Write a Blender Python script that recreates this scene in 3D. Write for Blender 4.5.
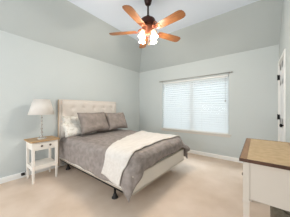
import bpy, bmesh, math, random
from mathutils import Vector, Matrix, noise
random.seed(7)
PI = math.pi
S = bpy.context.scene
COL = S.collection
for o in list(bpy.data.objects):
    bpy.data.objects.remove(o)

# ------------------------------------------------------------------ camera
XL, XR, YF, YB = -3.213, 0.338, 3.795, -2.30
ZW, ZC = 2.44, 3.05
cam_d = bpy.data.cameras.new('camera')
cam = bpy.data.objects.new('camera', cam_d)
COL.objects.link(cam)
S.camera = cam
cam.location = (0, 0, 1.19)
cam.rotation_euler = (PI / 2, 0, math.atan2(0.616, 0.788))
cam_d.sensor_width = 36.0
cam_d.sensor_fit = 'HORIZONTAL'
cam_d.lens = 36.0 * 143.2 / 290.0
cam_d.clip_start = 0.05
cam_d.shift_y = 0.001

# ------------------------------------------------------------------ world, lights, exposure
W = bpy.data.worlds.new('world')
S.world = W
W.use_nodes = True
bg = W.node_tree.nodes['Background']
bg.inputs[0].default_value = (0.86, 0.95, 1.0, 1)
bg.inputs[1].default_value = 0.5

def area(name, loc, rot, sx, sy, power, col):
    d = bpy.data.lights.new(name, 'AREA')
    d.shape = 'RECTANGLE'
    d.size, d.size_y = sx, sy
    d.energy = power
    d.color = col
    o = bpy.data.objects.new(name, d)
    COL.objects.link(o)
    o.location = loc
    o.rotation_euler = rot
    return o

# daylight outside the window, and an added fill light behind the camera, before the back wall
area('daylight_window', (-1.4, 5.35, 3.25), (-math.radians(45), 0, 0), 3.2, 1.8, 170, (0.76, 0.90, 1.0))
area('fill_behind', (-1.55, -2.1, 1.2), (PI / 2, 0, math.radians(8)), 2.8, 1.9, 62, (0.955, 0.975, 0.995))

S.view_settings.view_transform = 'Standard'
S.view_settings.look = 'None'
S.view_settings.gamma = 1.0
S.view_settings.use_curve_mapping = False
S.view_settings.exposure = 0.42

# ------------------------------------------------------------------ materials
def mat(name, col, rough=0.6, metal=0.0, col2=None, scale=8.0, stretch=(1, 1, 1), detail=4.0,
        bump=0.0, bscale=60.0, bstretch=(1, 1, 1), bdist=0.01, wave=False, emit=None, estr=0.0, spec=0.5,
        lo=0.35, hi=0.65, trans=0.0):
    m = bpy.data.materials.new(name)
    m.use_nodes = True
    nt = m.node_tree
    b = nt.nodes['Principled BSDF']
    b.inputs['Base Color'].default_value = (*col, 1)
    b.inputs['Roughness'].default_value = rough
    b.inputs['Metallic'].default_value = metal
    b.inputs['Specular IOR Level'].default_value = spec
    tc = nt.nodes.new('ShaderNodeTexCoord')
    if col2 is not None:
        mp = nt.nodes.new('ShaderNodeMapping')
        mp.inputs['Scale'].default_value = stretch
        nt.links.new(tc.outputs['Object'], mp.inputs[0])
        if wave:
            t = nt.nodes.new('ShaderNodeTexWave')
            t.inputs['Scale'].default_value = scale
            t.inputs['Distortion'].default_value = 4.0
            t.inputs['Detail'].default_value = 3.0
        else:
            t = nt.nodes.new('ShaderNodeTexNoise')
            t.inputs['Scale'].default_value = scale
            t.inputs['Detail'].default_value = detail
        nt.links.new(mp.outputs[0], t.inputs['Vector'])
        r = nt.nodes.new('ShaderNodeValToRGB')
        r.color_ramp.elements[0].position = lo
        r.color_ramp.elements[1].position = hi
        r.color_ramp.elements[0].color = (*col, 1)
        r.color_ramp.elements[1].color = (*col2, 1)
        nt.links.new(t.outputs['Fac'], r.inputs[0])
        nt.links.new(r.outputs[0], b.inputs['Base Color'])
    if bump > 0:
        mp = nt.nodes.new('ShaderNodeMapping')
        mp.inputs['Scale'].default_value = bstretch
        nt.links.new(tc.outputs['Object'], mp.inputs[0])
        t = nt.nodes.new('ShaderNodeTexNoise')
        t.inputs['Scale'].default_value = bscale
        t.inputs['Detail'].default_value = 3.0
        nt.links.new(mp.outputs[0], t.inputs['Vector'])
        bp = nt.nodes.new('ShaderNodeBump')
        bp.inputs['Strength'].default_value = bump
        bp.inputs['Distance'].default_value = bdist
        nt.links.new(t.outputs['Fac'], bp.inputs['Height'])
        nt.links.new(bp.outputs[0], b.inputs['Normal'])
    if emit:
        b.inputs['Emission Color'].default_value = (*emit, 1)
        b.inputs['Emission Strength'].default_value = estr
    if trans > 0:
        out = nt.nodes['Material Output']
        tr = nt.nodes.new('ShaderNodeBsdfTranslucent')
        tr.inputs[0].default_value = (*col, 1)
        mx = nt.nodes.new('ShaderNodeMixShader')
        mx.inputs[0].default_value = trans
        nt.links.new(b.outputs[0], mx.inputs[1])
        nt.links.new(tr.outputs[0], mx.inputs[2])
        nt.links.new(mx.outputs[0], out.inputs['Surface'])
    return m

M = {}
M['wall'] = mat('wall_paint', (0.56, 0.602, 0.60), 0.85, bump=0.15, bscale=160, bdist=0.002)
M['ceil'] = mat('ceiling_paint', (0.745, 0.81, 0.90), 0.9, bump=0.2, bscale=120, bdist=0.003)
M['slope'] = mat('slope_shaded_paint', (0.465, 0.505, 0.505), 0.9, bump=0.2, bscale=120, bdist=0.003)  # wall paint darkened: the slopes' shade is put into the colour
M['carpet'] = mat('carpet', (0.65, 0.515, 0.405), 0.98, col2=(0.755, 0.625, 0.52), scale=2.2, detail=8,
                  bump=0.6, bscale=220, bdist=0.006, spec=0.1)
M['trim'] = mat('trim_paint', (0.86, 0.86, 0.84), 0.45)
M['sill'] = mat('sill_paint', (0.62, 0.59, 0.54), 0.5)
M['door'] = mat('door_paint', (0.84, 0.85, 0.86), 0.4)
M['black'] = mat('black_metal', (0.012, 0.012, 0.012), 0.4, metal=0.6)
M['blackp'] = mat('black_plastic', (0.02, 0.018, 0.017), 0.5)
M['slat'] = mat('blind_slat', (0.84, 0.89, 0.91), 0.5, trans=0.12)
M['rail'] = mat('blind_rail', (0.80, 0.81, 0.80), 0.45)
M['vinyl'] = mat('window_vinyl', (0.82, 0.83, 0.82), 0.4)
M['nickel'] = mat('brushed_nickel', (0.42, 0.40, 0.38), 0.35, metal=1.0)
M['knobmetal'] = mat('aged_knob_metal', (0.16, 0.13, 0.10), 0.45, metal=0.8)
M['steel'] = mat('rod_metal', (0.36, 0.34, 0.32), 0.5, metal=0.6)
M['linen'] = mat('headboard_linen', (0.67, 0.615, 0.56), 0.95, col2=(0.73, 0.675, 0.625), scale=90, bump=0.3, bscale=420, bdist=0.002, spec=0.1)
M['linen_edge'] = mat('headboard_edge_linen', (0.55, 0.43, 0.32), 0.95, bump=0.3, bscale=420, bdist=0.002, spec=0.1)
M['button'] = mat('button_shaded_linen', (0.12, 0.085, 0.06), 0.95)  # dark colour carries the shade of the tuft dimples
M['duvet'] = mat('duvet_cotton', (0.255, 0.222, 0.205), 0.9, col2=(0.34, 0.30, 0.28), scale=14, bump=0.8, bscale=20, bdist=0.02, spec=0.15)
M['greypillow'] = mat('pillow_cotton', (0.245, 0.21, 0.19), 0.9, col2=(0.315, 0.27, 0.245), scale=14, bump=0.8, bscale=16, bdist=0.02, spec=0.15)
M['white'] = mat('white_cotton', (0.78, 0.74, 0.66), 0.9, bump=0.4, bscale=20, bdist=0.012, spec=0.15)
M['whitep'] = mat('patterned_pillow_cotton', (0.78, 0.755, 0.70), 0.9, col2=(0.62, 0.58, 0.51), scale=26, detail=1.5,
                  bump=0.3, bscale=20, bdist=0.01, spec=0.15, lo=0.5, hi=0.62)
M['throw'] = mat('throw_knit', (0.67, 0.63, 0.585), 0.95, col2=(0.73, 0.695, 0.655), scale=30, stretch=(1, .15, 1),
                 bump=0.7, bscale=60, bstretch=(1.3, .12, .12), bdist=0.01, spec=0.1)
M['mattress'] = mat('mattress_ticking', (0.78, 0.74, 0.68), 0.9, bump=0.2, bscale=60, bdist=0.004, spec=0.15)
M['piping'] = mat('mattress_piping', (0.62, 0.55, 0.46), 0.9)
M['nswhite'] = mat('nightstand_paint', (0.84, 0.80, 0.74), 0.5, bump=0.05, bscale=30, bdist=0.002)
M['nswood'] = mat('nightstand_wood', (0.36, 0.21, 0.095), 0.45, col2=(0.52, 0.34, 0.17), scale=6, stretch=(6, 1, 1))
M['shade'] = mat('lamp_shade_fabric', (0.86, 0.83, 0.79), 0.9, bump=0.2, bscale=300, bdist=0.001, trans=0.35)
M['crystal'] = mat('crystal_bead', (0.62, 0.60, 0.57), 0.08, metal=0.55)
M['lampmetal'] = mat('lamp_metal', (0.40, 0.36, 0.31), 0.3, metal=0.9)
M['bronze'] = mat('fan_bronze', (0.030, 0.012, 0.010), 0.35, metal=0.5)
M['maroon'] = mat('fan_motor_bronze', (0.065, 0.019, 0.012), 0.35, metal=0.5)
M['copper'] = mat('fan_copper', (0.36, 0.13, 0.07), 0.35, metal=0.6)
M['blade'] = mat('fan_blade_oak', (0.165, 0.056, 0.014), 0.4, col2=(0.26, 0.105, 0.030), scale=7, stretch=(1, 9, 1))
M['tantop'] = mat('console_top_wood', (0.52, 0.36, 0.185), 0.5, col2=(0.62, 0.45, 0.255), scale=20, detail=6, stretch=(1, 1, 1))
M['brownframe'] = mat('console_border_wood', (0.26, 0.135, 0.06), 0.45, col2=(0.36, 0.20, 0.095), scale=8, stretch=(6, 1, 1))
M['darkedge'] = mat('console_edge_wood', (0.05, 0.016, 0.005), 0.35, col2=(0.08, 0.028, 0.010), scale=8)
M['conswhite'] = mat('console_paint', (0.62, 0.555, 0.485), 0.5, bump=0.05, bscale=30, bdist=0.002)
M['basket'] = mat('basket_fabric', (0.13, 0.115, 0.085), 0.95, col2=(0.18, 0.16, 0.12), scale=40, bump=0.6, bscale=90, bdist=0.006)
M['plate'] = mat('outlet_plastic', (0.72, 0.70, 0.64), 0.4)
M['frost'] = mat('lit_frosted_glass', (1, 0.93, 0.84), 0.4, emit=(1, 0.68, 0.38), estr=0.9)
M['bulb'] = mat('lit_bulb', (1, 0.95, 0.9), 0.4, emit=(1, 0.86, 0.64), estr=14)
g = bpy.data.materials.new('window_glass')
g.use_nodes = True
nt = g.node_tree
nt.nodes.remove(nt.nodes['Principled BSDF'])
t = nt.nodes.new('ShaderNodeBsdfTransparent'); gl = nt.nodes.new('ShaderNodeBsdfGlossy')
gl.inputs['Roughness'].default_value = 0.02
mx = nt.nodes.new('ShaderNodeMixShader'); mx.inputs[0].default_value = 0.06
nt.links.new(t.outputs[0], mx.inputs[1]); nt.links.new(gl.outputs[0], mx.inputs[2])
nt.links.new(mx.outputs[0], nt.nodes['Material Output'].inputs['Surface'])
M['glass'] = g

# ------------------------------------------------------------------ helpers
def obj(name, bm, m, parent=None, smooth=False, bevel=0.0, mods=None):
    bmesh.ops.recalc_face_normals(bm, faces=bm.faces)
    me = bpy.data.meshes.new(name)
    bm.to_mesh(me)
    bm.free()
    me.materials.append(M[m])
    o = bpy.data.objects.new(name, me)
    COL.objects.link(o)
    if parent is not None:
        o.parent = parent
    if bevel > 0:
        md = o.modifiers.new('bevel', 'BEVEL')
        md.width = bevel
        md.segments = 2
        md.limit_method = 'ANGLE'
    if smooth:
        for p in me.polygons:
            p.use_smooth = True
    return o

def tag(o, label, cat, group=None):
    o['label'] = label
    o['category'] = cat
    if group:
        o['group'] = group
    return o

def thing(name, label, cat, loc=(0, 0, 0), rz=0, group=None):
    o = bpy.data.objects.new(name, None)
    COL.objects.link(o)
    o.location = loc
    o.rotation_euler = (0, 0, rz)
    o.empty_display_size = 0.1
    return tag(o, label, cat, group)

def struct(name, bm, m, parent=None, **k):
    o = obj(name, bm, m, parent, **k)
    if parent is None:
        o['kind'] = 'structure'
    return o

def bx(bm, x0, x1, y0, y1, z0, z1):
    v = [bm.verts.new((x, y, z)) for z in (z0, z1) for (x, y) in ((x0, y0), (x1, y0), (x1, y1), (x0, y1))]
    for f in ((0, 1, 2, 3), (4, 5, 6, 7), (0, 1, 5, 4), (1, 2, 6, 5), (2, 3, 7, 6), (3, 0, 4, 7)):
        bm.faces.new([v[i] for i in f])

def box(*a):
    bm = bmesh.new()
    bx(bm, *a)
    return bm

def prism(bm, pts, vec):
    a = [bm.verts.new(p) for p in pts]
    b = [bm.verts.new(Vector(p) + Vector(vec)) for p in pts]
    n = len(pts)
    bm.faces.new(a)
    bm.faces.new(b)
    for i in range(n):
        bm.faces.new((a[i], a[(i + 1) % n], b[(i + 1) % n], b[i]))

def tube(bm, pts, r, n=10, caps=True):
    pts = [Vector(p) for p in pts]
    rs = r if isinstance(r, (list, tuple)) else [r] * len(pts)
    rings = []
    prev = None
    for i, p in enumerate(pts):
        d = (pts[min(i + 1, len(pts) - 1)] - pts[max(i - 1, 0)]).normalized()
        if prev is None:
            up = Vector((0, 0, 1)) if abs(d.z) < 0.9 else Vector((1, 0, 0))
            s = d.cross(up).normalized()
        else:
            s = (prev - d * prev.dot(d)).normalized()
        prev = s
        t = d.cross(s)
        rings.append([bm.verts.new(p + (s * math.cos(a) + t * math.sin(a)) * rs[i])
                      for a in [2 * PI * k / n for k in range(n)]])
    for a, b in zip(rings, rings[1:]):
        for k in range(n):
            bm.faces.new((a[k], a[(k + 1) % n], b[(k + 1) % n], b[k]))
    if caps:
        bm.faces.new(rings[0])
        bm.faces.new(rings[-1])

def lathe(bm, prof, n=24, mtx=None, caps=True):
    """prof: list of (r, z)"""
    mtx = mtx or Matrix()
    rings = []
    for r, z in prof:
        rings.append([bm.verts.new(mtx @ Vector((r * math.cos(2 * PI * k / n), r * math.sin(2 * PI * k / n), z))) for k in range(n)])
    for a, b in zip(rings, rings[1:]):
        for k in range(n):
            bm.faces.new((a[k], a[(k + 1) % n], b[(k + 1) % n], b[k]))
    if caps:
        bm.faces.new(rings[0])
        bm.faces.new(rings[-1])

def sphere(bm, c, r, sz=1.0, n=12):
    bmesh.ops.create_uvsphere(bm, u_segments=n, v_segments=n // 2 + 2, radius=r,
                              matrix=Matrix.Translation(c) @ Matrix.Diagonal((1, 1, sz, 1)))

def grid(bm, P, nu, nv):
    """P(i,j)->Vector ; i in 0..nu, j in 0..nv"""
    vs = [[bm.verts.new(P(i, j)) for j in range(nv + 1)] for i in range(nu + 1)]
    for i in range(nu):
        for j in range(nv):
            bm.faces.new((vs[i][j], vs[i + 1][j], vs[i + 1][j + 1], vs[i][j + 1]))
    return vs

# ------------------------------------------------------------------ the room
T = 0.12
struct('floor', box(XL - T, XR + T, YB, YF + T, -0.10, 0.0), 'carpet')
struct('wall_left', box(XL - T, XL, YB, YF + T, 0, ZW + 0.02), 'wall')

WX0, WX1, WZ0, WZ1 = -2.285, -0.512, 0.60, 1.985
bm = bmesh.new()
bx(bm, XL, WX0, YF, YF + T, 0, ZW + .02)
bx(bm, WX1, XR + T, YF, YF + T, 0, ZW + .02)
bx(bm, WX0, WX1, YF, YF + T, 0, WZ0)
bx(bm, WX0, WX1, YF, YF + T, WZ1, ZW + .02)
struct('wall_far', bm, 'wall')

DY0, DY1, DZ = 3.035, 3.735, 2.03
bm = bmesh.new()
a = 0.65
prism(bm, [(XR, YB, 0), (XR, DY0, 0), (XR, DY0, DZ), (XR, DY1, DZ), (XR, DY1, 0), (XR, YF, 0), (XR, YF, ZW),
           (XR, YF - a, ZC), (XR, YB, ZC)], (T, 0, 0))
struct('wall_right', bm, 'wall')

struct('wall_back', box(XL - T, XR + T, YB - T, YB, 0, ZC), 'wall')

# ceiling: flat centre, slope above the left wall, slope above the far wall
tt = 0.08
bm = bmesh.new()
prism(bm, [(XL + a, YB, ZC), (XR + T, YB, ZC), (XR + T, YF - a, ZC), (XL + a, YF - a, ZC)], (0, 0, tt))
struct('ceiling', bm, 'ceil')
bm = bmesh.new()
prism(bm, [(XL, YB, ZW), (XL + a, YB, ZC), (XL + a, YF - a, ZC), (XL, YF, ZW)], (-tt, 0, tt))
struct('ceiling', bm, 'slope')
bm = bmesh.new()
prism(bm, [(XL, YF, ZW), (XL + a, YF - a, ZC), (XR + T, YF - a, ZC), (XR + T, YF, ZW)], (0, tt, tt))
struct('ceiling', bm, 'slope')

# baseboards: moulded profile swept along each wall
def baseboard(name, p0, p1, inward):
    p0, p1, n = Vector(p0), Vector(p1), Vector(inward)
    prof = [(0, 0), (.014, 0), (.014, .072), (.009, .084), (.004, .09), (0, .09)]
    bm = bmesh.new()
    prism(bm, [p0 + n * a_ + Vector((0, 0, b_)) for a_, b_ in prof], p1 - p0)
    return struct(name, bm, 'trim')
baseboard('baseboard_left', (XL, YB, 0), (XL, YF, 0), (1, 0, 0))
baseboard('baseboard_far', (XL + .014, YF, 0), (XR, YF, 0), (0, -1, 0))
baseboard('baseboard_right', (XR, YB, 0), (XR, DY0 - .068, 0), (-1, 0, 0))

# door casing (trim) and door leaf
cw = 0.06
bm = bmesh.new()
bx(bm, XR - .016, XR, DY0 - cw, DY0, 0, DZ + cw)
bx(bm, XR - .016, XR, DY1, YF - .001, 0, DZ + cw)
bx(bm, XR - .016, XR, DY0, DY1, DZ, DZ + cw)
bx(bm, XR - .001, XR + T, DY0, DY0 + .012, 0, DZ)
bx(bm, XR - .001, XR + T, DY1 - .012, DY1, 0, DZ)
bx(bm, XR - .001, XR + T, DY0 + .012, DY1 - .012, DZ - .012, DZ)
struct('trim_1', bm, 'trim', bevel=.003)

ye0, ye1 = DY0 + .014, DY1 - .014
bm = bmesh.new()
xd = XR + .006
# stiles and rails proud of recessed panels (six-panel door)
bx(bm, xd + .008, xd + .030, ye0, ye1, .012, DZ - .015)
wd = ye1 - ye0
for (s0, s1) in ((0, .11), (wd / 2 - .05, wd / 2 + .05), (wd - .11, wd)):
    bx(bm, xd, xd + .036, ye0 + s0, ye0 + s1, .012, DZ - .015)
for (z0, z1) in ((.012, .24), (.86, 1.02), (1.62, 1.70), (1.90, DZ - .015)):
    bx(bm, xd, xd + .0355, ye0 + .001, ye1 - .001, z0, z1)
for (p0, p1) in ((.135, wd / 2 - .075), (wd / 2 + .075, wd - .135)):
    for (z0, z1) in ((.265, .835), (1.045, 1.595), (1.72, 1.88)):
        bx(bm, xd + .003, xd + .034, ye0 + p0, ye0 + p1, z0, z1)
door = struct('door_1', bm, 'door', bevel=.002)
for hz in (0.25, 1.035, 1.785):
    bm = bmesh.new()
    bx(bm, XR - .020, XR + .004, DY1 - .030, DY1 - .001, hz - .045, hz + .045)
    tube(bm, [(XR - .024, DY1 - .012, hz - .05), (XR - .024, DY1 - .012, hz + .05)], .009)
    obj('hinge', bm, 'black', door)
kb = Matrix.Translation((xd, 3.115, .925)) @ Matrix.Rotation(-PI / 2, 4, 'Y')
bm = bmesh.new()
lathe(bm, [(.031, 0), (.031, .008), (.011, .012), (.011, .028), (.024, .034), (.029, .045), (.027, .056), (.012, .062)], 20, kb)
obj('door_knob', bm, 'black', door, smooth=True)

# window: double unit with a centre mullion, sill and apron
bm = bmesh.new()
yf0, yf1 = YF + .075, YF + .115
wm = (WX0 + WX1) / 2
fw = .045
bx(bm, WX0, WX0 + fw, yf0, yf1, WZ0, WZ1)
bx(bm, WX1 - fw, WX1, yf0, yf1, WZ0, WZ1)
bx(bm, WX0 + fw, WX1 - fw, yf0, yf1, WZ0, WZ0 + fw)
bx(bm, WX0 + fw, WX1 - fw, yf0, yf1, WZ1 - fw, WZ1)
bx(bm, wm - .045, wm + .045, yf0, yf1, WZ0 + fw, WZ1 - fw)
for (q0, q1) in ((WX0 + fw, wm - .045), (wm + .045, WX1 - fw)):
    bx(bm, q0, q1, yf0 + .005, yf1 - .005, WZ0 + fw, WZ0 + fw + .03)
win = struct('window_1', bm, 'vinyl')
for (q0, q1) in ((WX0 + fw, wm - .045), (wm + .045, WX1 - fw)):
    obj('window_pane', box(q0, q1, YF + .093, YF + .098, WZ0 + fw, WZ1 - fw), 'glass', win)
bm = bmesh.new()
bx(bm, WX0 - .055, WX1 + .055, YF - .035, YF, WZ0 - .022, WZ0)
bx(bm, WX0, WX1, YF - .001, YF + .075, WZ0 - .004, WZ0 + .004)
obj('window_sill', bm, 'sill', win, bevel=.004)
obj('window_apron', box(WX0 - .03, WX1 + .03, YF - .014, YF, WZ0 - .075, WZ0 - .022), 'sill', win, bevel=.003)

# ------------------------------------------------------------------ blind
bl = thing('window_blind', 'white horizontal slatted blind lowered over the wide window', 'blind', (wm, YF + .034, WZ0 + .005))
hwid = (WX1 - WX0) / 2 - .012
zr = WZ0 + .005
bm = box(-hwid, hwid, -.03, .028, WZ1 - .034 - zr, WZ1 - .003 - zr)
obj('headrail', bm, 'rail', bl, bevel=.003)
bm = bmesh.new()
z = .042
ns = 0
top = WZ1 - .036 - zr
n_s = 23
ang = math.radians(56)
for k in range(n_s):
    zc = .045 + (top - .065) * k / (n_s - 1)
    w = .032
    cs = []
    for q in range(5):
        u = -1 + q / 2
        cs.append((u * w * math.cos(ang), zc - u * w * math.sin(ang) * -1 + .003 * (1 - u * u)))
    for q in range(4):
        (ya, za), (yb, zb) = cs[q], cs[q + 1]
        v = [bm.verts.new(c) for c in ((-hwid, ya, za), (hwid, ya, za), (hwid, yb, zb), (-hwid, yb, zb))]
        bm.faces.new(v)
bmesh.ops.remove_doubles(bm, verts=bm.verts, dist=1e-5)
sl = obj('slats', bm, 'slat', bl)
md = sl.modifiers.new('thick', 'SOLIDIFY'); md.thickness = .0022
obj('bottom_rail', box(-hwid, hwid, -.022, .022, .0, .020), 'rail', bl, bevel=.003)
bm = bmesh.new()
for sx in (-.93, -.32, .32, .93):
    tube(bm, [(sx * hwid, -.026, .01), (sx * hwid, -.026, top)], .0016, 5)
obj('ladder_cord', bm, 'rail', bl)
bm = bmesh.new()
tube(bm, [(hwid - .06, -.034, top), (hwid - .06, -.036, .78)], .0025, 6)
lathe(bm, [(.002, .80), (.010, .79), (.012, .755), (.004, .745)], 10, Matrix.Translation((hwid - .06, -.036, 0)))
obj('pull_cord', bm, 'nickel', bl)

# curtain rod over the window
rod = thing('curtain_rod', 'thin bare metal curtain rod mounted just above the blind', 'curtain rod', (wm, YF - .05, 2.018))
hr = (2.353 - .438) / 2 - .02
bm = bmesh.new(); tube(bm, [(-hr, 0, 0), (hr, 0, 0)], .0075, 10)
obj('rod', bm, 'steel', rod, smooth=True)
for s in (-1, 1):
    bm = bmesh.new(); sphere(bm, (s * (hr + .012), 0, 0), .019)
    obj('finial', bm, 'nickel', rod, smooth=True)
    bm = bmesh.new()
    tube(bm, [(s * (hr - .04), .05, 0), (s * (hr - .04), 0, 0)], .006, 8)
    bx(bm, s * (hr - .04) - .012, s * (hr - .04) + .012, .044, .05, -.025, .025)
    obj('bracket', bm, 'steel', rod)

# ------------------------------------------------------------------ bed
BX0, BX1, BY0, BY1 = -3.105, -1.115, 1.19, 2.665
BZ0 = .195
bed = thing('bed', 'queen bed with cream button-tufted headboard, mattress and dark metal frame', 'bed', (-2.1, 1.93, 0))
bo = Vector((-2.1, 1.93, 0))
def L(x, y, z): return (x - bo.x, y - bo.y, z)
def lbox(x0, x1, y0, y1, z0, z1): return box(x0 - bo.x, x1 - bo.x, y0 - bo.y, y1 - bo.y, z0, z1)

# headboard: tufted front
HY0, HY1, HZ0, HZ1 = 1.205, 2.675, .25, 1.385
HXb, HXf = XL + .022, -3.125
btn = [(1.97 + (k - 2) * .257, z_) for z_ in (1.215, 1.03, .845, .66) for k in range(5)]
def tuft(y, z_):
    d = .022
    for (by, bz) in btn:
        r2 = ((y - by) ** 2 + (z_ - bz) ** 2)
        d -= .036 * math.exp(-r2 / .0026)
        # soft pleats between buttons
        dy, dz = abs(y - by), abs(z_ - bz)
        if dz < .012 and dy < .131: d -= .003 * (1 - dz / .012)
        if dy < .012 and dz < .093: d -= .003 * (1 - dy / .012)
    m = min(y - HY0 - .05, HY1 - .05 - y, z_ - HZ0, HZ1 - .05 - z_)
    e = max(0, min(1, m / .05))
    return d * math.sqrt(e) if e > 0 else 0
bm = bmesh.new()
nu, nv = 92, 66
def P(i, j):
    y = HY0 + .05 + (HY1 - HY0 - .10) * i / nu
    z_ = HZ0 + (HZ1 - .05 - HZ0) * j / nv
    return Vector(L(HXf - .004 + tuft(y, z_), y, z_))
grid(bm, P, nu, nv)
hb = obj('headboard', bm, 'linen', bed, smooth=True)
md = hb.modifiers.new('thick', 'SOLIDIFY'); md.thickness = .03; md.offset = -1 if True else 1
bm = bmesh.new()
x0_, x1_ = HXb - bo.x, HXf + .010 - bo.x
bx(bm, x0_, x1_, HY0 - bo.y, HY0 + .05 - bo.y, .03, HZ1)
bx(bm, x0_, x1_, HY1 - .05 - bo.y, HY1 - bo.y, .03, HZ1)
bx(bm, x0_, x1_, HY0 + .05 - bo.y, HY1 - .05 - bo.y, HZ1 - .05, HZ1)
bx(bm, x0_, x0_ + .03, HY0 + .05 - bo.y, HY1 - .05 - bo.y, HZ0, HZ1 - .05)
obj('headboard_border', bm, 'linen', hb, bevel=.012, smooth=False)
bm = bmesh.new()
bx(bm, x0_ - .001, x1_ - .012, HY0 - .004 - bo.y, HY0 - bo.y, .03, HZ1 - .01)
obj('headboard_side', bm, 'linen_edge', hb)
for (by, bz) in btn:
    bm = bmesh.new()
    sphere(bm, L(HXf - .010, by, bz), .027, 1.0, 10)
    for v in bm.verts:
        v.co.x = (HXf - .008 - bo.x) + (v.co.x - (HXf - .008 - bo.x)) * .5
    obj('button', bm, 'button', hb, smooth=True)

o = obj('box_spring', lbox(BX0, BX1, BY0, BY1, BZ0 + .005, .425), 'mattress', bed, bevel=.03)
bm = bmesh.new()
for zz in (BZ0 + .018, .415):
    cr = [(BX0 + .01, BY0 - .003), (BX1 - .01, BY0 - .003), (BX1 + .003, BY0 + .01), (BX1 + .003, BY1 - .01), (BX1 - .01, BY1 + .003), (BX0 + .01, BY1 + .003)]
    tube(bm, [L(x, y, zz) for x, y in cr], .007, 6)
obj('piping', bm, 'piping', o)
obj('mattress', lbox(BX0, BX1 - .035, BY0 + .035, BY1 - .035, .427, .628), 'mattress', bed, bevel=.08)
# metal frame: side rails, cross rails, legs with feet
bm = bmesh.new()
for y in (BY0 + .015, BY1 - .045):
    bx(bm, BX0 - bo.x, BX1 - .05 - bo.x, y - bo.y, y + .03 - bo.y, BZ0 - .030, BZ0 + .003)
for x in (-2.95, -2.1, -1.515):
    bx(bm, x - bo.x, x + .03 - bo.x, BY0 + .045 - bo.y, BY1 - .045 - bo.y, BZ0 - .030, BZ0 - .005)
obj('metal_frame', bm, 'black', bed)
for x, y in ((-2.93, BY0 + .10), (-1.50, BY0 + .075), (-2.93, BY1 - .10), (-1.50, BY1 - .06), (-2.1, 1.93)):
    bm = bmesh.new()
    tube(bm, [L(x, y, BZ0 - .006), L(x, y, .05)], .016, 8)
    bx(bm, x - .03 - bo.x, x + .03 - bo.x, y - .02 - bo.y, y + .02 - bo.y, BZ0 - .06, BZ0 - .028)
    lg = obj('leg', bm, 'black', bed)
    bm = bmesh.new()
    lathe(bm, [(.020, .058), (.024, .05), (.030, .022), (.042, .010), (.044, 0)], 16, Matrix.Translation(L(x, y, 0)))
    obj('foot', bm, 'blackp', lg, smooth=False)

# ------------------------------------------------------------------ duvet and throw: one draping rule
DX1, DY_0, DY_1, DZT = BX1 + .025, BY0 - .025, BY1 + .025, .648
RB = .105
def fnoise(x, y, s): return noise.noise(Vector((x * s, y * s, 3.1)))
def drape(x, y, off=0.0, fold=1.0):
    """x,y on the flat cloth; outside the mattress edge it hangs"""
    RC = .09                                   # the cloth rounds the mattress corners
    cx = min(x, DX1 - RB - RC)
    cy = min(max(y, DY_0 + RB + RC), DY_1 - RB - RC)
    ox, oy = x - cx, y - cy
    r0 = math.hypot(ox, oy)
    r = r0 - RC
    puff = .016 * fnoise(x, y, 3.0) + .010 * fnoise(x + 9, y, 7.0)
    # pillow-end of the duvet lies a little flatter
    top = DZT + puff * (1 if r < RB else .6)
    if r < 1e-6:
        r = 0
        return Vector((x, y, top + off))
    dx, dy = ox / r0, oy / r0
    cx += dx * RC; cy += dy * RC
    arc = RB * PI / 2
    if r < arc:
        th = r / RB
        out = (RB + off) * math.sin(th)
        dn = (RB + off) * (1 - math.cos(th)) - off
        return Vector((cx + dx * out, cy + dy * out, top - dn))
    h = r - arc
    corner = abs(dx * dy) * 2
    # vertical folds in the hanging cloth, growing downwards
    s = (x if abs(dy) > abs(dx) else y)
    fl = fold * (.005 * math.sin(s * 17 + 2 * fnoise(x, y, 2)) + .012 * fnoise(s, 1.3, 5)) * min(1, h / .15)
    far = corner * (1 if dy > 0 else 0)
    fl += fold * far * .035 * math.sin(math.atan2(dy, dx) * 14) * min(1, h / .1)
    out = RB + off + fl + .04 * h + corner * .045 * min(1, h / .06) + far * .07 * min(1, h / .10)
    return Vector((cx + dx * out, cy + dy * out, top - RB - h))

bm = bmesh.new()
nu, nv = 110, 120
sd, fd = .415, .245      # cloth beyond the edge: sides, foot
U0, U1 = -3.02, DX1 - RB + fd
V0, V1 = DY_0 + RB - sd - .03, DY_1 - RB + sd
def P(i, j):
    x = U0 + (U1 - U0) * i / nu
    y = V0 + (V1 - V0) * j / nv
    if x > DX1 - RB:                      # foot hem is cut so it rises towards the middle
        k = (x - (DX1 - RB)) / fd
        t_ = (y - V0) / (V1 - V0)
        x = DX1 - RB + k * (fd + .02 * fnoise(y, 2, 3) + .07 * math.exp(-max(0, y - 1.25) / .22))
    if y < DY_0 + RB:
        k = (DY_0 + RB - y) / (DY_0 + RB - V0)
        y = DY_0 + RB - k * (DY_0 + RB - V0) * (1 + .05 * fnoise(x, 5, 3.5))
    return drape(x, y)
grid(bm, P, nu, nv)
dv = obj('duvet', bm, 'duvet', smooth=True)
md = dv.modifiers.new('thick', 'SOLIDIFY'); md.thickness = .018; md.offset = -1
tag(dv, 'taupe grey duvet spread over the bed and hanging down its sides', 'duvet')

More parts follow.
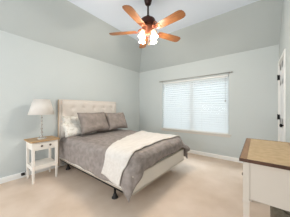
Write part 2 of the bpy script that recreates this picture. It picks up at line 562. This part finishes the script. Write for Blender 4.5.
edge = [(-.345, -1.625, -1.265), (-.24, -1.585, -1.20), (-.12, -1.55, -1.16), (0, -1.60, -1.165), (.12, -1.67, -1.20), (.35, -1.80, -1.25), (.9, -2.03, -1.25),
        (1.30, -2.12, -1.20), (1.48, -2.14, -1.185), (1.70, -2.14, -1.19)]
def lerp_edge(v):
    for p, q in zip(edge, edge[1:]):
        if v <= q[0]:
            t_ = (v - p[0]) / (q[0] - p[0]); t_ = max(0, t_)
            return p[1] + (q[1] - p[1]) * t_, p[2] + (q[2] - p[2]) * t_
    return edge[-1][1:]
bm = bmesh.new()
nu, nv = 36, 130
def P(i, j):
    v = -.345 + (1.70 + .345) * j / nv
    a0, a1 = lerp_edge(v)
    x = a0 + (a1 - a0) * i / nu
    y = DY_0 + RB - .03 + v
    if v < -.2: y -= .055 * (i / nu) * (-(v + .2) / .145)
    p = drape(x, y, .014)
    return p + Vector((0, 0, .005 * fnoise(x * 2, y, 6)))
grid(bm, P, nu, nv)
th = obj('throw_blanket', bm, 'throw', smooth=True)
md = th.modifiers.new('thick', 'SOLIDIFY'); md.thickness = .009; md.offset = 1
tag(th, 'cream knitted throw blanket laid across the foot of the duvet', 'blanket')

# ------------------------------------------------------------------ pillows
def pillow_mesh(w, h, t, seed):
    bm = bmesh.new()
    n = 22
    sides = []
    for s in (1, -1):
        def P(i, j, s=s):
            u, v = -1 + 2 * i / n, -1 + 2 * j / n
            e = max(0, (1 - u ** 4)) ** .5 * max(0, (1 - v ** 4)) ** .5
            k = 1 - .11 * (1 - abs(u * v)) * (abs(u) ** 3) 
            kk = 1 - .11 * (1 - abs(u * v)) * (abs(v) ** 3)
            wr = .010 * noise.noise(Vector((u * 2.2 + seed, v * 2.2, s * 2))) + .005 * noise.noise(Vector((u * 6 + seed, v * 5, s * 2)))
            return Vector((u * w / 2 * k, s * (t / 2) * e + wr * e * 2.4, v * h / 2 * kk))
        grid(bm, P, n, n)
    bmesh.ops.remove_doubles(bm, verts=bm.verts, dist=1e-4)
    # piped flange seam
    return bm
def pillow(name, label, m, w, h, t, loc, rot, seed, group):
    o = obj(name, pillow_mesh(w, h, t, seed), m, smooth=True)
    o.rotation_euler = rot
    o.location = loc
    return tag(o, label, 'pillow', group)
# standing pillows lean against the stack; local x = width, z = height, -y faces the foot after rotation
R90 = PI / 2
pillow('pillow', 'taupe grey pillow nearest the nightstand, propped in front of the white pillows', 'greypillow', .68, .46, .21, (-2.75, 1.755, .902), (math.radians(-24), 0, R90 + .05), 1.0, 'grey pillows at the headboard')
pillow('pillow', 'taupe grey pillow propped on the far side of the bed, toward the corner', 'greypillow', .59, .44, .19, (-2.73, 2.355, .896), (math.radians(-24), 0, R90 - .03), 4.0, 'grey pillows at the headboard')
pillow('pillow', 'front, lower white pillow slumped between near grey pillow and headboard', 'whitep', .68, .34, .16, (-2.94, 1.535, .775), (math.radians(-42), 0, R90), 7.0, 'white pillows at the headboard')
pillow('pillow', 'rear, higher white pillow upright against the headboard nearest the lamp', 'whitep', .64, .34, .12, (-3.035, 1.545, .875), (math.radians(-10), 0, R90), 11.0, 'white pillows at the headboard')
pillow('pillow', 'white pillow almost hidden behind the far grey pillow', 'white', .66, .40, .14, (-3.0, 2.29, .87), (math.radians(-16), 0, R90), 15.0, 'white pillows at the headboard')

# ------------------------------------------------------------------ nightstand
NX0, NX1, NY0, NY1 = -3.105, -2.765, .675, 1.045
NT = .675
no = Vector(((NX0 + NX1) / 2, (NY0 + NY1) / 2, 0))
ns_ = thing('nightstand', 'small white nightstand with tan wooden top, one drawer and low shelf', 'nightstand', no)
def nb(x0, x1, y0, y1, z0, z1): return box(x0 - no.x, x1 - no.x, y0 - no.y, y1 - no.y, z0, z1)
obj('top', nb(NX0 - .02, NX1 + .028, NY0 - .028, NY1 + .028, NT - .022, NT), 'nswood', ns_, bevel=.006)
bm = bmesh.new()
q = .016
for (x0, x1, y0, y1) in ((NX0 + q, NX0 + q + .014, NY0 + .03, NY1 - .03), (NX0 + .03, NX1 - .03, NY0 + q, NY0 + q + .014), (NX0 + .03, NX1 - .03, NY1 - q - .014, NY1 - q)):
    bx(bm, x0 - no.x, x1 - no.x, y0 - no.y, y1 - no.y, NT - .155, NT - .022)
bx(bm, NX1 - .026 - no.x, NX1 - .006 - no.x, NY0 + .03 - no.y, NY1 - .03 - no.y, NT - .155, NT - .140)
bx(bm, NX1 - .026 - no.x, NX1 - .006 - no.x, NY0 + .03 - no.y, NY1 - .03 - no.y, NT - .036, NT - .022)
bx(bm, NX0 + .03 - no.x, NX1 - .03 - no.x, NY0 + .03 - no.y, NY1 - .03 - no.y, NT - .155, NT - .150)
obj('case', bm, 'nswhite', ns_)
dr = obj('drawer', nb(NX1 - .024, NX1 - .001, NY0 + .036, NY1 - .036, NT - .138, NT - .038), 'nswhite', ns_, bevel=.004)
for y in (NY0 + .125, NY1 - .125):
    bm = bmesh.new()
    lathe(bm, [(.010, 0), (.007, .010), (.015, .016), (.017, .024), (.010, .031)], 14,
          Matrix.Translation((NX1 - .001 - no.x, y - no.y, NT - .088)) @ Matrix.Rotation(PI / 2, 4, 'Y'))
    obj('knob', bm, 'knobmetal', dr, smooth=True)
for (x, y) in ((NX0 + .019, NY0 + .019), (NX1 - .019, NY0 + .019), (NX0 + .019, NY1 - .019), (NX1 - .019, NY1 - .019)):
    bm = bmesh.new()
    secs = [(NT - .022, .019), (NT - .16, .019), (.24, .0175), (0, .012)]
    rings = []
    for (z_, r) in secs:
        rings.append([bm.verts.new((x - no.x + sx * r, y - no.y + sy * r, z_)) for sx, sy in ((-1, -1), (1, -1), (1, 1), (-1, 1))])
    for a_, b_ in zip(rings, rings[1:]):
        for k in range(4): bm.faces.new((a_[k], a_[(k + 1) % 4], b_[(k + 1) % 4], b_[k]))
    bm.faces.new(rings[0]); bm.faces.new(rings[-1])
    obj('leg', bm, 'nswhite', ns_, bevel=.002)
bm = bmesh.new()
bx(bm, NX0 + .006 - no.x, NX1 - .006 - no.x, NY0 + .037 - no.y, NY1 - .037 - no.y, .252, .270)
bx(bm, NX1 - .030 - no.x, NX1 - .008 - no.x, NY0 + .036 - no.y, NY1 - .036 - no.y, .205, .252)
bx(bm, NX0 + .008 - no.x, NX0 + .030 - no.x, NY0 + .036 - no.y, NY1 - .036 - no.y, .205, .252)
bx(bm, NX0 + .03 - no.x, NX1 - .03 - no.x, NY0 + .008 - no.y, NY0 + .026 - no.y, .205, .262)
bx(bm, NX0 + .03 - no.x, NX1 - .03 - no.x, NY1 - .026 - no.y, NY1 - .008 - no.y, .205, .262)
obj('shelf', bm, 'nswhite', ns_)

# ------------------------------------------------------------------ table lamp
lp = thing('table_lamp', 'table lamp with white cone shade and beaded crystal stem on nightstand', 'lamp', (-2.925, .85, NT))
bm = bmesh.new(); lathe(bm, [(.070, 0), (.072, .006), (.066, .012), (.030, .018), (.014, .026)], 28)
obj('base', bm, 'crystal', lp, smooth=True)
bm = bmesh.new(); tube(bm, [(0, 0, .02), (0, 0, .50)], .0055, 8)
obj('pole', bm, 'lampmetal', lp)
zs = [.048, .112, .176, .240, .304, .362]
for i, zz in enumerate(zs):
    bm = bmesh.new(); sphere(bm, (0, 0, zz), .021 - .0012 * i, .9, 14)
    obj('bead', bm, 'crystal', lp, smooth=True)
for zz in (.08, .144, .208, .272, .334):
    bm = bmesh.new(); sphere(bm, (0, 0, zz), .010, .6, 10)
    obj('spacer', bm, 'lampmetal', lp, smooth=True)
bm = bmesh.new()
lathe(bm, [(.190, .418), (.120, .675)], 40, caps=False)
sh = obj('lamp_shade', bm, 'shade', lp, smooth=True)
md = sh.modifiers.new('thick', 'SOLIDIFY'); md.thickness = .003
bm = bmesh.new()
for r, zz in ((.190, .419), (.120, .674)):
    tube(bm, [(r * math.cos(t_), r * math.sin(t_), zz) for t_ in [2 * PI * k / 40 for k in range(41)]], .004, 6)
for k in range(3):
    t_ = 2 * PI * k / 3
    tube(bm, [(0, 0, .655), (.12 * math.cos(t_), .12 * math.sin(t_), .672)], .0015, 5)
tube(bm, [(0, 0, .50), (0, 0, .665)], .003, 6)
obj('shade_ring', bm, 'shade', sh)
bm = bmesh.new(); lathe(bm, [(.010, .465), (.014, .475), (.014, .52), (.022, .56), (.026, .585), (.018, .61), (.004, .618)], 14)
obj('bulb', bm, 'trim', lp, smooth=True)
bm = bmesh.new()
lx, ly = -2.925, .85
cpts = [(-2.99, .85, .681), (-3.08, .86, .682), (-3.135, .86, .66), (-3.15, .85, .5), (-3.155, .79, .30), (-3.16, .72, .14), (-3.165, .665, .085)]
tube(bm, [(p[0] - lx, p[1] - ly, p[2] - NT) for p in cpts], .003, 6)
cd = obj('cord', bm, 'blackp', lp)
bm = bmesh.new()
bx(bm, -3.197 - lx, -3.150 - lx, .625 - ly, .672 - ly, .045 - NT, .085 - NT)
obj('plug', bm, 'blackp', cd, bevel=.006)

# ------------------------------------------------------------------ ceiling fan
FX, FY, FB = -1.36, 1.818, 2.415
fan = thing('ceiling_fan', 'five-blade ceiling fan with orange oak blades and lit frosted glass lights', 'ceiling fan', (FX, FY, FB))
bm = bmesh.new(); lathe(bm, [(.030, .415), (.045, .43), (.060, .48), (.070, .56), (.072, ZC - FB - .001)], 28)
obj('canopy', bm, 'bronze', fan, smooth=True)
bm = bmesh.new(); lathe(bm, [(.0145, .20), (.0145, .47)], 16)
lathe(bm, [(.020, .20), (.028, .215), (.028, .245), (.018, .26)], 20)
obj('downrod', bm, 'bronze', fan, smooth=True)
bm = bmesh.new(); lathe(bm, [(.026, .200), (.090, .192), (.110, .180), (.116, .165), (.116, .120), (.106, .100), (.074, .085)], 32)
obj('motor_housing', bm, 'maroon', fan, smooth=True)
bm = bmesh.new(); lathe(bm, [(.080, .088), (.084, .055), (.078, .030), (.060, .010), (.052, -.02), (.045, -.045), (.020, -.06)], 32)
obj('switch_housing', bm, 'copper', fan, smooth=True)
a0 = math.radians(65.5)
for k in range(5):
    th_ = a0 + k * 2 * PI / 5
    mt = Matrix.Rotation(th_, 4, 'Z')
    pitch = Matrix.Rotation(math.radians(-12), 4, 'X')
    # blade outline (x along the blade)
    out = [(.185, .048), (.23, .058), (.40, .067), (.54, .072), (.595, .069), (.625, .052), (.637, .020)]
    pts = [(x, y) for x, y in out] + [(x, -y) for x, y in reversed(out)]
    bm = bmesh.new()
    prism(bm, [Vector((x, y, 0)) for x, y in pts], (0, 0, .007))
    bmesh.ops.transform(bm, matrix=pitch, verts=bm.verts)
    b = obj('blade', bm, 'blade', fan, bevel=.002)
    b.rotation_euler = (0, 0, th_)
    bm = bmesh.new()
    # ornate blade iron: arm, ring scroll, flat fork under the blade
    tube(bm, [(.075, 0, .045), (.11, 0, .040), (.145, 0, .015), (.175, 0, -.004), (.21, 0, -.006)], [.011, .009, .008, .008, .007], 8)
    tube(bm, [(.128 + .030 * math.cos(t_), .030 * math.sin(t_), .030 - .01 * math.cos(t_)) for t_ in [2 * PI * q / 16 for q in range(17)]], .006, 6)
    prism(bm, [(.17, .012, -.004), (.20, .046, -.006), (.25, .036, -.006), (.235, 0, -.006), (.25, -.036, -.006), (.20, -.046, -.006), (.17, -.012, -.004)], (0, 0, .004))
    bmesh.ops.transform(bm, matrix=pitch, verts=bm.verts)
    ir = obj('blade_bracket', bm, 'copper', b)
# light kit: four arms with tulip glasses
for k in range(4):
    th_ = math.radians(38 + 45) + k * PI / 2
    cx_, sx_ = math.cos(th_), math.sin(th_)
    bm = bmesh.new()
    def R_(r, z_, t_=0): return (r * cx_ - t_ * sx_, r * sx_ + t_ * cx_, z_)
    tube(bm, [R_(.040, -.03), R_(.065, -.005), R_(.095, .0), R_(.112, -.018), R_(.112, -.034)], .007, 8)
    tube(bm, [R_(.140 + .036 * math.cos(q), .062 + .036 * math.sin(q)) for q in [2 * PI * w_ / 16 for w_ in range(17)]], .007, 6)
    tube(bm, [R_(.140 + .017 * math.cos(q), .062 + .017 * math.sin(q)) for q in [2 * PI * w_ / 16 for w_ in range(17)]], .005, 6)
    tube(bm, [R_(.112, -.018), R_(.130, .030)], .006, 6)
    arm = obj('light_arm', bm, 'copper', fan, smooth=True)
    mt = Matrix.Translation(R_(.112, -.020)) @ Matrix.Rotation(th_, 4, 'Z') @ Matrix.Rotation(PI - .22, 4, 'Y')
    bm = bmesh.new()
    lathe(bm, [(.016, 0), (.024, .008), (.034, .030), (.042, .06), (.045, .085), (.055, .115)], 20, mt, caps=False)
    gs = obj('glass_shade', bm, 'frost', arm, smooth=True)
    md = gs.modifiers.new('thick', 'SOLIDIFY'); md.thickness = .003
    bm = bmesh.new()
    lathe(bm, [(.010, .008), (.012, .03), (.024, .055), (.026, .075), (.014, .095), (.003, .099)], 14, mt)
    obj('bulb', bm, 'bulb', arm, smooth=True)
    d = bpy.data.lights.new('fan_lamp', 'POINT')
    d.energy = 12.5
    d.color = (1.0, .90, .78)
    d.shadow_soft_size = .05
    lo_ = bpy.data.objects.new('fan_lamp', d)
    COL.objects.link(lo_)
    p = R_(.14, -.165)
    lo_.location = (FX + p[0], FY + p[1], FB + p[2])
bm = bmesh.new()
tube(bm, [(.02, 0, -.05), (.02, 0, -.19)], .0016, 5)
lathe(bm, [(.002, -.19), (.006, -.2), (.007, -.212), (.002, -.22)], 10, Matrix.Translation((.02, 0, 0)))
obj('pull_chain', bm, 'copper', fan)

# ------------------------------------------------------------------ console table against the right wall
CX0, CX1, CY0, CY1, CZ = -.088, .318, 1.375, 2.315, .80
co = Vector(((CX0 + CX1) / 2, (CY0 + CY1) / 2, 0))
ct = thing('console_table', 'cream console table with a framed tan wood top by the right wall', 'table', co)
def cb(bm, x0, x1, y0, y1, z0, z1): bx(bm, x0 - co.x, x1 - co.x, y0 - co.y, y1 - co.y, z0, z1)
ov = .018
bm = bmesh.new()
cb(bm, CX0 - ov + .045, CX1 - .045, CY0 - ov + .005, CY1 + ov - .020, CZ - .022, CZ + .0)
tp = obj('top', bm, 'tantop', ct)
bm = bmesh.new()
cb(bm, CX0 - ov, CX0 - ov + .045, CY0 - ov, CY1 + ov, CZ - .024, CZ + .001)
cb(bm, CX1 - .045, CX1, CY0 - ov, CY1 + ov, CZ - .024, CZ + .001)
cb(bm, CX0 - ov + .045, CX1 - .045, CY1 + ov - .020, CY1 + ov, CZ - .024, CZ + .001)
cb(bm, CX0 - ov + .045, CX1 - .045, CY0 - ov, CY0 - ov + .005, CZ - .024, CZ + .001)
obj('top_border', bm, 'brownframe', tp)
bm = bmesh.new()
e = .006
for (x0, x1, y0, y1) in ((CX0 - ov - e, CX0 - ov, CY0 - ov - e, CY1 + ov + e), (CX0 - ov, CX1, CY0 - ov - e, CY0 - ov), (CX0 - ov, CX1, CY1 + ov, CY1 + ov + e)):
    cb(bm, x0, x1, y0, y1, CZ - .024, CZ + .001)
obj('top_edge', bm, 'darkedge', tp, bevel=.003)
lw = .042
AZ = .485
bm = bmesh.new()
for (y0, y1) in ((CY0 + .008, CY0 + .022), (CY1 - .022, CY1 - .008)):
    cb(bm, CX0 + lw, CX1 - lw, y0, y1, AZ, CZ - .024)
cb(bm, CX1 - .020, CX1 - .008, CY0 + lw, CY1 - lw, AZ, CZ - .024)
cb(bm, CX0 + .006, CX0 + .018, CY0 + lw, CY1 - lw, AZ, AZ + .030)
cb(bm, CX0 + .006, CX0 + .018, CY0 + lw, CY1 - lw, CZ - .050, CZ - .024)
cb(bm, CX0 + .006, CX0 + .018, (CY0 + CY1) / 2 - .015, (CY0 + CY1) / 2 + .015, AZ + .030, CZ - .050)
cb(bm, CX0 + .018, CX1 - .020, CY0 + .022, CY1 - .022, AZ, AZ + .010)
obj('apron', bm, 'conswhite', ct)
ym = (CY0 + CY1) / 2
for (y0, y1) in ((CY0 + lw + .003, ym - .018), (ym + .018, CY1 - lw - .003)):
    bm = bmesh.new(); cb(bm, CX0 + .001, CX0 + .017, y0, y1, AZ + .034, CZ - .054)
    dr = obj('drawer', bm, 'conswhite', ct, bevel=.003)
    bm = bmesh.new()
    lathe(bm, [(.009, 0), (.006, .008), (.013, .013), (.014, .020), (.008, .025)], 14,
          Matrix.Translation((CX0 + .001 - co.x, (y0 + y1) / 2 - co.y, .58)) @ Matrix.Rotation(-PI / 2, 4, 'Y'))
    obj('knob', bm, 'knobmetal', dr, smooth=True)
for (x, y) in ((CX0, CY0), (CX1 - lw, CY0), (CX0, CY1 - lw), (CX1 - lw, CY1 - lw)):
    bm = bmesh.new()
    cb(bm, x, x + lw, y, y + lw, AZ - .002, CZ - .024)
    x_, y_ = x + lw / 2 - co.x, y + lw / 2 - co.y
    rings = []
    for (z_, r) in ((AZ - .002, .0185), (AZ - .012, .0235), (AZ - .03, .0235), (AZ - .04, .021), (0, .0155)):
        rings.append([bm.verts.new((x_ + sx * r, y_ + sy * r, z_)) for sx, sy in ((-1, -1), (1, -1), (1, 1), (-1, 1))])
    for a_, b_ in zip(rings, rings[1:]):
        for k in range(4): bm.faces.new((a_[k], a_[(k + 1) % 4], b_[(k + 1) % 4], b_[k]))
    bm.faces.new(rings[0]); bm.faces.new(rings[-1])
    obj('leg', bm, 'conswhite', ct)

# basket under the console
bk = thing('storage_basket', 'dark grey-brown woven storage basket on the carpet under the console table', 'basket', (.215, 1.93, 0))
bm = bmesh.new()
hw, hl, hh = .105, .20, .36
def ring(z_, dx, dy, r=.03):
    pts = []
    for (sx, sy, s0) in ((1, 1, 0), (-1, 1, PI / 2), (-1, -1, PI), (1, -1, 1.5 * PI)):
        for q in range(4):
            t_ = s0 + q * PI / 6
            pts.append((sx * (dx - r) + r * math.cos(t_), sy * (dy - r) + r * math.sin(t_), z_))
    return [bm.verts.new(p) for p in pts]
rs = []
for i in range(25):
    z_ = hh * i / 24
    k = .93 + .07 * i / 24 + (.012 if i % 2 else 0)
    rs.append(ring(z_, hw * k, hl * k))
for i in range(6):
    rs.append(ring(hh - (hh - .03) * i / 5, hw * .93, hl * .95))
for a_, b_ in zip(rs, rs[1:]):
    n = len(a_)
    for k in range(n): bm.faces.new((a_[k], a_[(k + 1) % n], b_[(k + 1) % n], b_[k]))
bm.faces.new(rs[0]); bm.faces.new(rs[-1])
obj('basket_body', bm, 'basket', bk, smooth=True)
for s in (-1, 1):
    bm = bmesh.new()
    tube(bm, [(.05 * math.cos(t_), s * (hl + .012), hh - .02 - .06 * math.sin(t_)) for t_ in [PI * q / 10 for q in range(11)]], .007, 6)
    obj('handle', bm, 'basket', bk, smooth=True)
